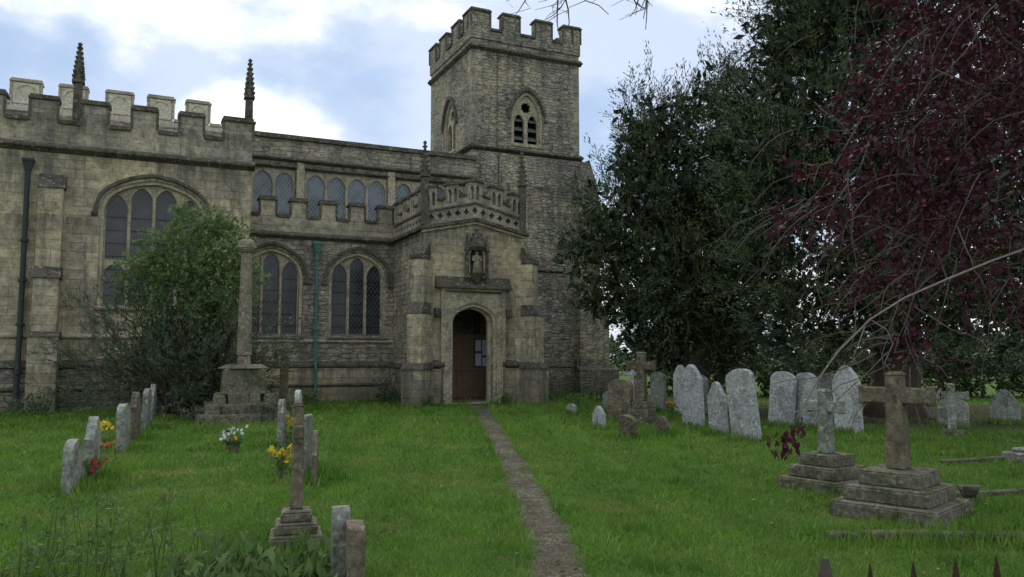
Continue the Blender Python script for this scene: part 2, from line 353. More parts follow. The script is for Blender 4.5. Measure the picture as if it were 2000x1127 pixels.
n=350; y=4.5*(20/4.5)**rng.random(n); x=(rng.random(n)*2-1)*y*.65; o=np.stack([x,y,np.full(n,.03)],1); Q,r=sprays(o,runit(n)*[1,1,.2],np.full(n,.01),1,.04,.025,0,.2); quads('fallen_leaves',Q,r,'leaflitter')
# ------------------------------------------------------------------ church
CH=empty('stone_church',(-1.2,25,0),math.radians(25.1))
def af(t): t=min(1,abs(t)); return .8*math.sqrt(max(0,1-t**2.2))+.2*(1-t)
def gf(t): t=min(1,abs(t)); return (1-t**1.7)**.75
def arch(cx,h,z0,sp,ap,n=20,fn=af):
    pts=[(cx-h,z0),(cx+h,z0)]
    for i in range(n+1):
        t=1-2*i/n; pts.append((cx+h*t,sp+(ap-sp)*fn(t)))
    return pts
wall=MB();trim=MB();glass=MB();glassb=MB();cope=MB();par=MB();tow=MB();ash=MB();cream=MB();louv=MB();blk=MB()
def ring(cx,h0,h1,zb,sp,ap,n=24,d=None):
    d=h1-h0 if d is None else d
    o=[];i_=[]
    for i in range(n+1):
        t=1-2*i/n; o.append((cx+h1*t,sp+(ap-sp+d)*af(t)+.0)); i_.append((cx+h0*t,sp+(ap-sp)*af(t)))
    return [(cx+h1,zb)]+o+[(cx-h1,zb),(cx-h0,zb)]+i_[::-1]+[(cx+h0,zb)]
def window(cx,h,sill,sp,ap,v,nl,gl=None,transom=None,head=True):
    gl=gl or glass
    trim.plate([ring(cx,h,h+.098,sill,sp,ap)],v+.05,v+.3)
    az=lambda x: sp+(ap-sp)*af((x-cx)/h)
    cw=2*h/nl; mu=.095; holes=[]
    for i in range(nl):
        a=cx-h+cw*i+(.05 if i==0 else mu/2); b_=cx-h+cw*(i+1)-(.05 if i==nl-1 else mu/2)
        mid=(a+b_)/2; hh=(b_-a)/2
        zs=min(az(a),az(b_))-.13; za=min(az(mid)-.07,zs+hh*1.5)
        zs=min(zs,za-hh*1.1)
        if transom:
            holes.append(arch(mid,hh,sill+.05,transom-.12-hh*.9,transom-.12,12,gf))
            holes.append(arch(mid,hh,transom,zs,za,12,gf))
        else: holes.append(arch(mid,hh,sill+.05,zs,za,12,gf))
    fr=arch(cx,h+.002,sill,sp,ap,28)
    trim.plate([fr]+holes,v+.17,v+.29)
    for i in range(1,nl):
        x=cx-h+cw*i; trim.box(x-.028,x+.028,v+.12,v+.169,sill+.02,az(x)-.12)
    gl.box(cx-h-.05,cx+h+.05,v+.24,v+.26,sill-.03,ap+.02)
    for i in range(int((sp-sill)/.38)):
        blk.box(cx-h,cx+h,v+.225,v+.237,sill+.3+.38*i,sill+.315+.38*i)
    if head:
        cope.plate([ring(cx,h+.17,h+.27,sp-.18,sp,ap+.2,28,.1)],v-.09,v+.01)
        for sg in(-1,1): cope.box(cx+sg*(h+.24)-.09,cx+sg*(h+.24)+.09,v-.1,v+.01,sp-.28,sp-.17)
        cope.wedge(cx-h-.16,cx+h+.16,v-.07,v+.17,sill-.12,sill+.03,.03)
def whole(cx,h,sill,sp,ap): return arch(cx,h+.1,sill,sp,ap+.1,28)
def battl(u0,u1,v0,v1,zb,zc,zt,mer,W=None,C=None,panel=None,ct=.09,dz=0):
    W=W or par; C=C or cope
    if zc>zb: W.box(u0,u1,v0,v1,zb,zc)
    prev=u0
    for a,b_ in mer:
        if a>prev+.05: C.box(prev+.03,a-.03,v0-.06,v1+.06,zc-.02+dz,zc+ct+dz)
        j=random.uniform(-.02,.02) if dz==0 else 0
        W.box(a,b_,v0,v1,zc,zt)
        C.box(a-.06,b_+.06+j,v0-.07,v1+.07,zt+dz,zt+ct*.7+dz); C.box(a-.02,b_+.02,v0-.02,v1+.02,zt+ct*.7+dz,zt+ct*1.4+dz+abs(j))
        C.box(a-.05,a+.02,v0-.04,v0+.02,zc+ct,zt); C.box(b_-.02,b_+.05,v0-.04,v0+.02,zc+ct,zt)
        if panel:
            mm=(a+b_)/2; hh=(b_-a)/2-.06
            panel.plate([[(a+.05,zc+.02),(b_-.05,zc+.02),(b_-.05,zt-.02),(a+.05,zt-.02)],arch(mm,hh-.07,zc+.1,zt-.3,zt-.1,10,gf)],v0-.03,v0-.002)
        prev=b_
    if u1>prev+.05: C.box(prev+.03,u1,v0-.06,v1+.06,zc-.02+dz,zc+ct+dz)
def string(u0,u1,v,z,d=.12,h=.14,B=None):
    B=B or cope
    B.add([(u0,v+.01,z-h),(u1,v+.01,z-h),(u1,v-d,z-h*.35),(u0,v-d,z-h*.35),(u1,v-d,z),(u0,v-d,z),(u1,v+.01,z+h*.6),(u0,v+.01,z+h*.6)],
          [(0,1,2,3),(3,2,4,5),(5,4,6,7),(7,6,1,0),(0,3,5,7),(1,6,4,2)])
def pinnacle(B,x,y,z0,z1,z2,r,n=7):
    B.frus(x,y,z0,z1,r*1.15,r*1.05); B.frus(x,y,z1,z1+.08,r*1.6,r*1.5)
    B.frus(x,y,z1+.08,z2-.12,r*1.1,r*.22,8,0)
    for i in range(n):
        t=(i+.4)/n; z=z1+.08+(z2-.2-z1)*t; rr=r*(1.1-.88*t)
        for k in range(4):
            a=math.pi/4+k*math.pi/2
            cx,cy=x+math.cos(a)*(rr+r*.18),y+math.sin(a)*(rr+r*.18); s_=r*.34*(1-.35*t)
            B.frus(cx,cy,z,z+s_*1.5,s_*.7,s_*1.15,5,a); 
    B.frus(x,y,z2-.14,z2-.05,r*.25,r*.5,6); B.frus(x,y,z2-.05,z2,r*.5,r*.12,6)
def rect(a,b_,c_,d): return [(a,c_),(b_,c_),(b_,d),(a,d)]
# --- aisle
wall.plate([rect(-6.5,1.9,0,5.42),whole(-5.68,.88,2.15,4.1,4.85),whole(-2.88,.88,2.15,4.1,4.85)],3.2,3.75)
for cx in(-5.68,-2.88): window(cx,.88,2.15,4.1,4.85,3.2,3)
string(-6.5,-1.6,3.2,5.42,.16,.16); string(-6.5,-1.6,3.2,1.98,.07,.1,trim); string(-6.5,-1.6,3.2,1.2,.16,.2); ash.box(-6.5,-1.6,3.08,3.2,0,1.1)
string(-6.5,-1.6,3.08,.55,.06,.08)
mer=[(-6.1+i*.97,-5.6+i*.97) for i in range(5)]
battl(-6.5,1.9,3.18,3.5,5.5,5.98,6.5,mer+[(-1.25+i*.97,-.75+i*.97) for i in range(3)],panel=None)
roof=MB()
roof.add([(-6.5,3.5,5.6),(1.9,3.5,5.6),(1.9,5.0,6.3),(-6.5,5.0,6.3)],[(0,1,2,3)])
# --- clerestory / nave
V=4.9; cw_=[(-7.6,-4.72),(-4.38,-1.42),(-1.12,1.7)]
def rwin(a,b_,n,v):
    W_=(b_-a)/n; hs=[]
    for i in range(n): hs.append(arch(a+W_*(i+.5),W_/2-.05,6.25,7.55,7.85,12,gf))
    trim.plate([rect(a,b_,6.15,7.98)]+hs,v+.1,v+.2); glassb.box(a,b_,v+.16,v+.18,6.16,7.97)
    for i in range(1,n): trim.box(a+W_*i-.025,a+W_*i+.025,v+.05,v+.099,6.16,7.9)
    string(a-.08,b_+.08,v,8.05,.07,.08)
wall.plate([rect(-16,2.1,5.2,9.0)]+[rect(a,b_,6.15,7.98) for a,b_ in cw_],V,V+.5)
for a,b_ in cw_: rwin(a,b_,4,V)
for x in(-4.55,-1.27,1.85): trim.box(x-.13,x+.13,V-.06,V,6.2,8.2)
string(-6.5,2.1,V,8.32,.13,.13)
cope.box(-6.9,2.1,V-.1,V+.55,9.0,9.1); cope.box(-6.9,2.1,V-.05,V+.5,9.1,9.17)
wall.box(-18,2.1,10.2,10.6,0,9.0); roof.add([(-18,V+.4,8.7),(2.1,V+.4,8.7),(2.1,7.6,9.3),(-18,7.6,9.3),(2.1,10.3,8.7),(-18,10.3,8.7)],[(0,1,2,3),(3,2,4,5)])
# --- far cream battlement
cream.box(-19,-6.9,7,7.35,8.2,9.6)
mer2=[(-13.55,-12.7),(-10.75,-9.95),(-9.45,-8.65),(-8.2,-7.45),(-15,-14.15),(-12.15,-11.35)]
battl(-19,-7.0,7.0,7.35,9.6,9.75,10.5,sorted(mer2),W=cream,C=trim,panel=cream,ct=.08)
# --- transept / chapel
T=2.2
ash.plate([rect(-19,-6.5,0,7.3),whole(-9.2,1.3,2.9,5.75,6.5),whole(-15.6,1.3,2.9,5.75,6.5)],T,T+.6)
window(-9.2,1.3,2.9,5.75,6.5,T,4,transom=4.25); window(-15.6,1.3,2.9,5.75,6.5,T,4,transom=4.25)
ash.box(-7.1,-6.5,T+.6,V,0,7.3); ash.box(-19,-18.4,T+.6,10.2,0,7.3)
string(-19,-6.42,T,7.34,.19,.19); string(-19,-6.45,T,2.05,.08,.12,trim); string(-19,-6.4,T,1.25,.2,.22); wall.box(-19,-6.4,T-.13,T,0,1.14); string(-19,-6.38,T-.13,.6,.06,.1)
mer=[(-6.5-.81-i*1.28,-6.5-.15-i*1.28) for i in range(10)][::-1]; mer[-1]=(-7.35,-6.5)
battl(-19,-6.5,T-.02,T+.35,7.42,8.02,8.64,mer,panel=None,ct=.1)
par.box(-6.85,-6.5,T+.35,V,7.42,8.0)
cope.box(-6.9,-6.44,T+.44,V,8.0,8.09)
roof.add([(-19,T+.3,7.6),(-6.8,T+.3,7.6),(-6.8,7,8.4),(-19,7,8.4)],[(0,1,2,3)])
pinnacle(cope,-6.62,T+.12,8.7,9.45,10.75,.14,7); pinnacle(cope,-11.35,T+.9,8.0,9.5,10.75,.15,7)
ash.box(-12.15,-11.45,T-.75,T-.13,0,2.0)
for z0,z1,d in((0,3.6,.6),(3.6,6.1,.4)): ash.box(-12.1,-11.5,T-d,T,z0,z1)
cope.wedge(-12.14,-11.46,T-.66,T,3.6,3.95,.38); cope.wedge(-12.14,-11.46,T-.45,T,6.1,6.55,.02); cope.wedge(-12.19,-11.41,T-.8,T,2.0,2.15,.6)
# --- porch
PW0,PW1=-1.66,1.72
def gz(u): return .36*(1-abs((u-.03)/1.69))
DC=-.04
front=[(PW0,0),(DC-.69,0)]+[(DC-.69*t,2.55+(3.02-2.55)*af(t)) for t in np.linspace(1,-1,21)]+[(DC+.69,0),(PW1,0),(PW1,5.4),(.03,5.76),(PW0,5.4)]
ash.plate([front],0,.45)
wall.box(PW0,PW0+.4,.45,3.2,0,5.4); wall.box(PW1-.4,PW1,.45,3.2,0,5.4)
roof.box(PW0+.3,PW1-.3,.35,3.2,5.1,5.3)
def dring(h0,h1,d,v0,v1,B=trim):
    o=[(DC-h0,0)]+[(DC-h0*t,2.55+(.47+d)*af(t)) for t in np.linspace(1,-1,25)]+[(DC+h0,0)]
    H=h1[0];zt=h1[1]; q=[(DC+H,0),(DC+H,zt),(DC-H,zt),(DC-H,0)]
    B.plate([o+q],v0,v1)
dring(.69,(.86,3.36),.0,-.05,-.002); dring(.80,(.95,3.42),.12,-.10,-.052)
dring(.60,(.78,3.15),-.06,.15,.30)
trim.box(DC-1.08,DC-.952,-.14,-.002,0,3.5); trim.box(DC+.952,DC+1.08,-.14,-.002,0,3.5)
trim.box(DC-1.08,DC+1.08,-.16,-.002,3.5,3.62); cope.wedge(DC-1.25,DC+1.25,-.24,0,3.62,3.95,.03); cope.box(DC-1.28,DC+1.28,-.27,0,3.57,3.62)
for sg in(-1,1): cope.box(DC+sg*1.2-.09,DC+sg*1.2+.09,-.2,-.002,2.7,2.95)
def gstrip(z0,z1,v0,v1,B,over=.1):
    a,b_=PW0-over,PW1+over
    B.plate([[(a,5.4+z0),(.03,5.78+z0),(b_,5.4+z0),(b_,5.4+z1),(.03,5.78+z1),(a,5.4+z1)]],v0,v1)
gstrip(-.06,.05,-.16,.0,cope,.16); gstrip(-.14,-.062,-.09,.0,trim,.09)
cope.box(PW0-.16,PW0,.0,3.2,5.34,5.45); cope.box(PW1,PW1+.16,.0,3.2,5.34,5.45)
def parapet_front():
    zt=lambda u,hi:5.4+gz(u)*1.1+(1.22 if hi else .78)
    steps=[(-1.66,-1.25,1),(-1.25,-.93,0),(-.93,-.52,1),(-.52,-.22,0),(-.22,.28,1),(.28,.58,0),(.58,.99,1),(.99,1.31,0),(1.31,1.72,1)]
    top=[]
    for a,b_,h in steps:
        top+=[(a,zt(a,h)),(b_,zt(b_,h))]
        if a<.03<b_: top.insert(-1,(.03,zt(.03,h)))
    loop=[(PW0,5.452),(.03,5.832),(PW1,5.452)]+top[::-1]
    holes=[]
    for i in range(11):
        cx=-1.42+i*.29; c0=5.4+gz(cx)*1.05+.3
        holes.append([(cx+.1*math.cos(k*math.pi/4)*(1 if k%2==0 else .62),c0+.12*math.sin(k*math.pi/4)*(1 if k%2==0 else .62)) for k in range(8)])
    for a,b_,h in steps:
        if h:
            for q in(-1,1):
                mm=(a+b_)/2+q*.095; z=5.4+gz(mm)*1.1
                holes.append(arch(mm,.06,z+.66,z+.98,z+1.1,8,gf))
    par.plate([loop]+holes,0,.22)
    cope.plate([[(PW0+.05,5.5),(.03,5.88),(PW1-.05,5.5),(PW1-.05,6.1),(.03,6.5),(PW0+.05,6.1)]],.10,.11)
    for a,b_,h in steps:
        za,zb=zt(a,h),zt(b_,h)
        e=.045 if h else -.045
        pts=[(a-e,za),(b_+e,zb),(b_+e,zb+.08),(a-e,za+.08)]
        if a<.03<b_: pts=[(a-e,za),(.03,zt(.03,h)),(b_+e,zb),(b_+e,zb+.08),(.03,zt(.03,h)+.1),(a-e,za+.08)]
        cope.plate([pts],-.06,.28)
    cope.plate([[(PW0,5.88),(.03,6.28),(PW1,5.88),(PW1,5.95),(.03,6.35),(PW0,5.95)]],-.045,-.001)
parapet_front()
def parapet_side(u0,u1,fs):
    steps=[(.23,.6,1),(.6,.95,0),(.95,1.4,1),(1.4,1.75,0),(1.75,2.2,1),(2.2,2.55,0),(2.55,3.15,1)]
    top=[]
    for a,b_,h in steps: z=5.4+(1.22 if h else .78); top+=[(a,z),(b_,z)]
    loop=[(.23,5.452),(3.15,5.452)]+top[::-1]; holes=[]
    for i in range(9):
        cx=.45+i*.31; holes.append([(cx+.1*math.cos(k*math.pi/4)*(1 if k%2==0 else .62),5.68+.12*math.sin(k*math.pi/4)*(1 if k%2==0 else .62)) for k in range(8)])
    for a,b_,h in steps:
        if h:
            for q in(-1,1): holes.append(arch((a+b_)/2+q*.095,.06,6.06,6.38,6.5,8,gf))
    par.plate([loop]+holes,u0,u1,axis='u')
    for a,b_,h in steps:
        z=5.4+(1.22 if h else .78); e=.045 if h else -.045
        cope.box(u0-.06,u1+.06,a-e,b_+e,z,z+.08)
    cope.box(fs-.045 if fs==u0 else fs,fs if fs==u0 else fs+.045,.23,3.15,5.88,5.95)
parapet_side(PW0,PW0+.2,PW0); parapet_side(PW1-.2,PW1,PW1)
for x in(PW0+.02,PW1-.02): pinnacle(cope,x,.03,5.5,7.0,8.15,.13,6)
for a,b_ in((PW0-.02,DC-.98),(DC+.98,PW1+.02)):
    ash.box(a,b_,-.14,0,0,1.1); string(a,b_,-.0,1.25,.22,.2)
wall.box(PW0-.14,PW0,0,3.08,0,1.1); cope.box(PW0-.18,PW0,-.1,3.08,1.1,1.24); wall.box(PW1,PW1+.14,0,3.08,0,1.1); cope.box(PW1,PW1+.18,-.1,3.08,1.1,1.24)
nx=.02
trim.plate([[(nx-.34,3.92),(nx+.34,3.92),(nx+.34,4.95),(nx-.34,4.95)],arch(nx,.23,4.04,4.66,4.84,12,gf)],-.2,-.002)
cope.box(nx-.2,nx+.2,-.03,-.003,4.04,4.84)
cope.frus(nx,-.17,4.86,5.42,.32,.05,6,0); cope.frus(nx,-.17,4.76,4.88,.25,.36,6,0); cope.frus(nx,-.17,5.42,5.53,.09,.05,5)
for k in range(3):
    for q in(-1,1): cope.frus(nx+q*(.26-.06*k),-.2,4.96+.14*k,5.03+.14*k,.03,.05,5)
for sg in(-1,1): pinnacle(cope,nx+sg*.33,-.19,3.9,4.75,5.28,.07,4)
cope.frus(nx,-.18,3.76,4.06,.08,.3,6,0)
fig=MB()
fig.frus(nx,-.18,4.06,4.16,.15,.13,10,0,.11,.1); fig.frus(nx,-.18,4.16,4.44,.13,.095,10,0,.1,.075); fig.frus(nx,-.18,4.44,4.6,.095,.125,10,0,.075,.07); fig.frus(nx,-.18,4.6,4.65,.125,.04,10,0,.07,.04)
fig.frus(nx,-.19,4.64,4.70,.04,.058,8); fig.frus(nx,-.19,4.70,4.76,.058,.05,8); fig.frus(nx,-.19,4.76,4.80,.05,.025,8)
for sg in(-1,1):
    fig.tube([(nx+sg*.11,-.19,4.6),(nx+sg*.14,-.22,4.46),(nx+sg*.05,-.29,4.44)],[.035,.032,.024],6)
for k in range(6): fig.tube([(nx-.1+.04*k,-.265,4.4),(nx-.12+.048*k,-.285,4.09)],[.008,.014],4)
fig.make('carved_figure','trim',CH,.004,smooth=True)
# interior: inner door with notices
oak=MB(); oak.plate([rect(-1.2,1.3,.03,2.1)],1.9,1.96)
for i in range(13): oak.box(-1.15+i*.19,-1.125+i*.19,1.875,1.9,.05,2.05)
for z in(.1,1.0,1.93): oak.box(-1.2,1.3,1.86,1.874,z,z+.12)
nb=MB(); nb.box(.78,1.3,1.83,1.855,1.1,2.08); pp=MB()
for a,b_,c_,d in[(.82,1.02,1.65,2.02),(1.06,1.27,1.5,2.03),(.82,1.03,1.16,1.57),(1.07,1.26,1.14,1.43)]: pp.box(a,b_,1.82,1.828,c_,d)
trim.box(PW0+.4,PW1-.4,.0,3.2,-.1,.03); oak.box(-1.26,1.32,1.85,2.0,2.1,2.2)
# --- tower
TU0,TU1,TV=2.02,6.85,5.2; hw=(TU1-TU0)/2; tcx=(TU0+TU1)/2; tcy=TV+hw
def setxf(k):
    c_,s_=math.cos(k*math.pi/2),math.sin(k*math.pi/2)
    f=(lambda p:(tcx+c_*p[0]-s_*p[1],tcy+s_*p[0]+c_*p[1],p[2]))
    for B in(tow,trim,cope,louv,blk,par,glass): B.xf=f
for k in range(4):
    setxf(k); t_=.5
    cx,h,sl,sp,ap=(0.0,.6,9.95,11.15,12.0)
    tow.plate([rect(-hw,hw-t_,9.62,14.0),arch(cx,h+.1,sl,sp,ap+.1,24,gf)],-hw,-hw+t_)
    lh=[arch(cx-.3,.225,sl+.08,10.9,11.2,12,gf),arch(cx+.3,.225,sl+.08,10.9,11.2,12,gf)]
    lh.append([(cx+.24*math.cos(q*math.pi/8)*(1 if q%4 else .78)*(.8 if q%4==2 else 1),11.5+.24*math.sin(q*math.pi/8)*(1 if q%4 else .78)*(.8 if q%4==2 else 1)) for q in range(16)])
    trim.plate([arch(cx,h+.1,sl,sp,ap+.1,24,gf)]+lh,-hw+.12,-hw+.25)
    n=24; o=[];i_=[];o2=[];i2=[]
    for j in range(n+1):
        t=1-2*j/n; o.append((cx+(h+.28)*t,sp+(ap-sp+.32)*gf(t))); i_.append((cx+(h+.16)*t,sp+(ap-sp+.17)*gf(t))); o2.append((cx+(h+.1)*t,sp+(ap-sp+.1)*gf(t))); i2.append((cx+(h+.0)*t,sp+(ap-sp)*gf(t)))
    cope.plate([[(cx+h+.28,sp-.2)]+o+[(cx-h-.28,sp-.2),(cx-h-.16,sp-.2)]+i_[::-1]+[(cx+h+.16,sp-.2)]],-hw-.1,-hw+.01)
    trim.plate([[(cx+h+.098,sl)]+[(x*.998+cx*.002,z) for x,z in o2]+[(cx-h-.098,sl),(cx-h,sl)]+i2[::-1]+[(cx+h,sl)]],-hw+.03,-hw+.118)
    blk.box(cx-h-.1,cx+h+.1,-hw+.42,-hw+.44,sl,ap+.1)
    for j in range(3):
        z=sl+.22+j*.38
        for q in(-.3,.3): louv.add([(cx+q-.22,-hw+.2,z),(cx+q+.22,-hw+.2,z),(cx+q+.22,-hw+.4,z+.16),(cx+q-.22,-hw+.4,z+.16),(cx+q-.22,-hw+.2,z+.06),(cx+q+.22,-hw+.2,z+.06),(cx+q+.22,-hw+.4,z+.22),(cx+q-.22,-hw+.4,z+.22)],[(0,1,2,3),(4,5,6,7),(0,1,5,4),(1,2,6,5),(2,3,7,6),(3,0,4,7)])
    trim.box(cx-h-.12,cx+h+.12,-hw-.04,-hw+.2,sl-.1,sl-.002)
    for j in range(15):
        z=9.8+j*.26; L=.42 if j%2 else .26
        par.box(-hw-.006,-hw+L,-hw-.006,-hw+.05,z,z+.24); par.box(hw-L,hw-.001,-hw-.005,-hw+.05,z,z+.24)
    string(-hw-.1-.003*k,hw+.1,-hw,13.7+.002*k,.14,.16)
    string(-hw-.12-.003*k,hw+.12,-hw,9.66+.002*k,.16,.14)
    W2=hw+.05; th=.38
    tow.box(-W2,W2-th,-W2,-W2+th,14.0,14.4)
    mer=[(-W2,-W2+.8),(-W2+1.36,-W2+2.1),(W2-2.1,W2-1.36),(W2-.8,W2-th)]
    battl(-W2,W2-th,-W2,-W2+th,14.4,14.4,15.12,mer,W=tow,C=cope,ct=.085,dz=.003*k+.0005)
for B in(tow,trim,cope,louv,blk,par,glass): B.xf=None
tow.box(TU0+.4,TU1-.4,TV+.4,TV+2*hw-.4,13.7,13.9)
LU0,LU1,LV=TU0-.06,7.25,5.05
tow.box(LU0,LU1,LV,LV+5.5,0,9.45); cope.frus((LU0+LU1)/2,(2*LV+5.5)/2,9.45,9.6,(LU1-LU0)/2*1.4142,hw*1.4142,4,math.pi/4,2.75*1.4142,hw*1.4142)
def step_but(u0,u1,v0,v1,z0,z1,slope=.35): tow.box(u0,u1,v0,v1,z0,z1)
step_but(6.55,7.3,LV-.35,LV,0,8.6); cope.wedge(6.53,7.32,LV-.38,LV,8.6,9.1,.02)
step_but(7.25,7.7,LV+.02,LV+.9,0,8.2); 
tow.add([(7.25,LV,8.2),(7.73,LV,8.2),(7.73,LV+.93,8.2),(7.25,LV+.93,8.2),(7.25,LV,9.6),(7.25,LV+.93,9.6)],[(0,1,4),(1,2,5,4),(2,3,5),(0,3,2,1),(0,4,5,3)])
step_but(7.7,8.15,LV+.04,LV+.85,0,3.0); cope.add([(7.7,LV+.02,3.0),(8.18,LV+.02,3.0),(8.18,LV+.88,3.0),(7.7,LV+.88,3.0),(7.7,LV+.02,3.8),(7.7,LV+.88,3.8)],[(0,1,4),(1,2,5,4),(2,3,5),(0,3,2,1),(0,4,5,3)])
step_but(6.4,8.2,LV-.6,LV-.0,0,.9); cope.wedge(6.38,8.22,LV-.62,LV,.9,1.1,.3)
string(LU0,6.55,LV,4.9,.1,.12); string(LU0,6.4,LV,1.1,.18,.2); tow.box(LU0,6.4,LV-.15,LV,0,1.0)
cope.tube([(3.1,TV-.03,13.5),(3.1,TV-.03,9.7)],[.015,.015]); cope.tube([(3.1,LV-.03,9.4),(3.1,LV-.03,0)],[.02,.02])
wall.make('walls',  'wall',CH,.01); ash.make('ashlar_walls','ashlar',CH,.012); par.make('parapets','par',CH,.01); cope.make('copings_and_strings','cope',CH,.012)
trim.make('window_tracery','trim',CH,.008); glass.make('leaded_windows','glass',CH); glassb.make('clerestory_windows','glass_b',CH)
tow.make('tower','tower',CH,.015); cream.make('chancel_battlement','cream',CH,.01); louv.make('louvres','dark',CH); blk.make('dark_backing','black',CH)
roof.make('roofs','lead',CH); oak.make('oak_door','oak',CH,.004); nb.make('notice_board','board',CH); pp.make('notices','paper',CH)
for x,ang,nm in((PW0,-135,'a'),(PW1,-45,'b')):
    bm_=MB();bc=MB()
    def bx(d0,d1,w_,z0,z1,B=bm_): B.box(d0,d1,-w_,w_,z0,z1)
    bx(-.2,.62,.24,0,2.75); bx(-.2,.42,.22,2.75,4.55); bx(-.2,.76,.33,0,1.08)
    def sl(d0,d1,w_,z0,z1): bc.add([(0,-w_,z0),(d1,-w_,z0),(d1,w_,z0),(0,w_,z0),(0,-w_,z1),(d0,-w_,z1),(d0,w_,z1),(0,w_,z1)],[(0,3,2,1),(4,5,6,7),(0,1,5,4),(1,2,6,5),(2,3,7,6),(3,0,4,7)])
    sl(.42,.66,.26,2.75,3.1); sl(.1,.47,.25,4.55,4.95); sl(.62,.8,.36,1.08,1.28)
    bc.box(.0,.47,-.25,.25,4.42,4.548)
    for B,nn,mm in((bm_,'buttress','ashlar'),(bc,'buttress_setoffs','cope')):
        o=B.make(nn+'_'+nm,mm,CH,.015); o.location=(x,.0,0); o.rotation_euler=(0,0,math.radians(ang))
def pipe(x,v,zt,mat,nm,r=.05):
    q=MB(); q.tube([(x,v-.14,zt-.1),(x,v-.14,2.2),(x,v-.2,1.3),(x,v-.28,1.1),(x,v-.28,0.05)],[r]*5,8)
    q.frus(x,v-.14,zt-.15,zt+.12,.1,.19); q.box(x-.15,x+.15,v-.29,v-.0,zt+.12,zt+.2)
    for z in(1.0,2.3,3.5,4.6):
        if z<zt-.3: q.frus(x,v-(.14 if z>2 else .28),z,z+.08,r*1.6,r*1.6,8)
    q.make(nm,mat,CH,.006)
pipe(-4.28,3.2,5.0,'pipe_g','drainpipe_green'); pipe(-12.4,T,6.7,'pipe_d','drainpipe_dark',.07)
# ------------------------------------------------------------------ graves
def prof(kind,w_,h):
    a=w_/2
    if kind=='round': return [(-a,-.2),(a,-.2)]+[(a*math.cos(t),h-a*.55+a*.55*math.sin(t)) for t in np.linspace(0,math.pi,15)]
    if kind=='gothic': return [(-a,-.2),(a,-.2)]+[(a*t,h-.38*w_*1.4+.38*w_*1.4*(1-abs(t)**1.6)) for t in np.linspace(1,-1,19)]
    if kind=='shoulder': return [(-a,-.2),(a,-.2),(a,h-.2),(a*.72,h-.2),(a*.68,h-.15)]+[(a*.62*math.cos(t),h-.13+.13*math.sin(t)) for t in np.linspace(0,math.pi,11)]+[(-a*.68,h-.15),(-a*.72,h-.2),(-a,h-.2)]
    if kind=='ogee': return [(-a,-.2),(a,-.2)]+[(a*t,h-.26+.26*(.5+.5*math.cos(math.pi*abs(t)))**.8) for t in np.linspace(1,-1,21)]
    return [(-a,-.2),(a,-.2),(a,h-.04),(a*.9,h),(-a*.9,h),(-a,h-.04)]
def headstone(x,y,w_,h,t,kind,mat,rz=115,lx=0,ly=0):
    B=MB(); B.plate([prof(kind,w_,h)],-t/2,t/2)
    o=B.make('headstone',mat,None,.014); o.location=(x,y,0); o.rotation_euler=(math.radians(lx+random.uniform(-1.5,1.5)),math.radians(ly+random.uniform(-1,1)),math.radians(rz)); return o
HS=[(-4.93,9.07,.5,.58,.1,'round','grave_g',108),(-5.2,10.0,.5,.76,.11,'ogee','grave_g',108),(-6.15,12.8,.55,.75,.12,'round','grave_g',106),
(-6.73,14.4,.6,.86,.11,'ogee','grave_b',107),(-7.45,16.4,.6,.84,.1,'round','grave_g',108),(-8.3,18.6,.6,.85,.1,'ogee','grave_g',108),
(-3.98,15,.6,.87,.09,'round','grave_w',100),(-3.75,13.2,.6,.8,.09,'shoulder','grave_g',100),(-2.66,10.5,.6,.74,.08,'flat','grave_g',97),(-2.36,9.7,.55,.62,.06,'ogee','grave_b',102),
(-1.04,5.0,.34,.60,.11,'shoulder','grave_g',104),(-.925,4.8,.3,.53,.10,'flat','grave_b',104),
(2.46,18.2,.62,.98,.14,'round','grave_b',135),(4.0,22,.55,1.07,.1,'round','grave_g',120),(4.3,20.5,.5,1.27,.1,'gothic','grave_w',115),
(3.83,17,.58,1.32,.12,'gothic','grave_w',119,0,4),(4.0,15.6,.46,1.0,.1,'ogee','grave_w',116,0,3),(4.22,14.5,.62,1.28,.12,'round','grave_w',119,0,9),
(5.76,17.3,.62,1.17,.1,'round','grave_w',122,0,-5),(6.22,17,.5,1.15,.1,'round','grave_w',120),(6.6,15.8,.6,1.32,.11,'gothic','grave_w',118,0,3),
(1.8,16.6,.34,.47,.1,'gothic','grave_w',120,0,4),(2.1,14.6,.36,.45,.1,'round','grave_b',135,-12,-8),(2.84,15.4,.32,.36,.09,'gothic','grave_b',130,8,0),
(7.3,18.5,.6,1.1,.1,'round','grave_g',118),(4.9,21,.6,1.0,.1,'round','grave_g',118),(2.6,21.5,.5,.55,.1,'round','grave_g',118),(1.55,21.0,.35,.25,.1,'round','grave_w',118),(5.3,18.8,.5,1.1,.1,'ogee','grave_g',120),(9.3,17,.6,.6,.1,'round','grave_g',130),(11,18,.6,.75,.1,'gothic','grave_g',130)]
for h in HS: headstone(*h)
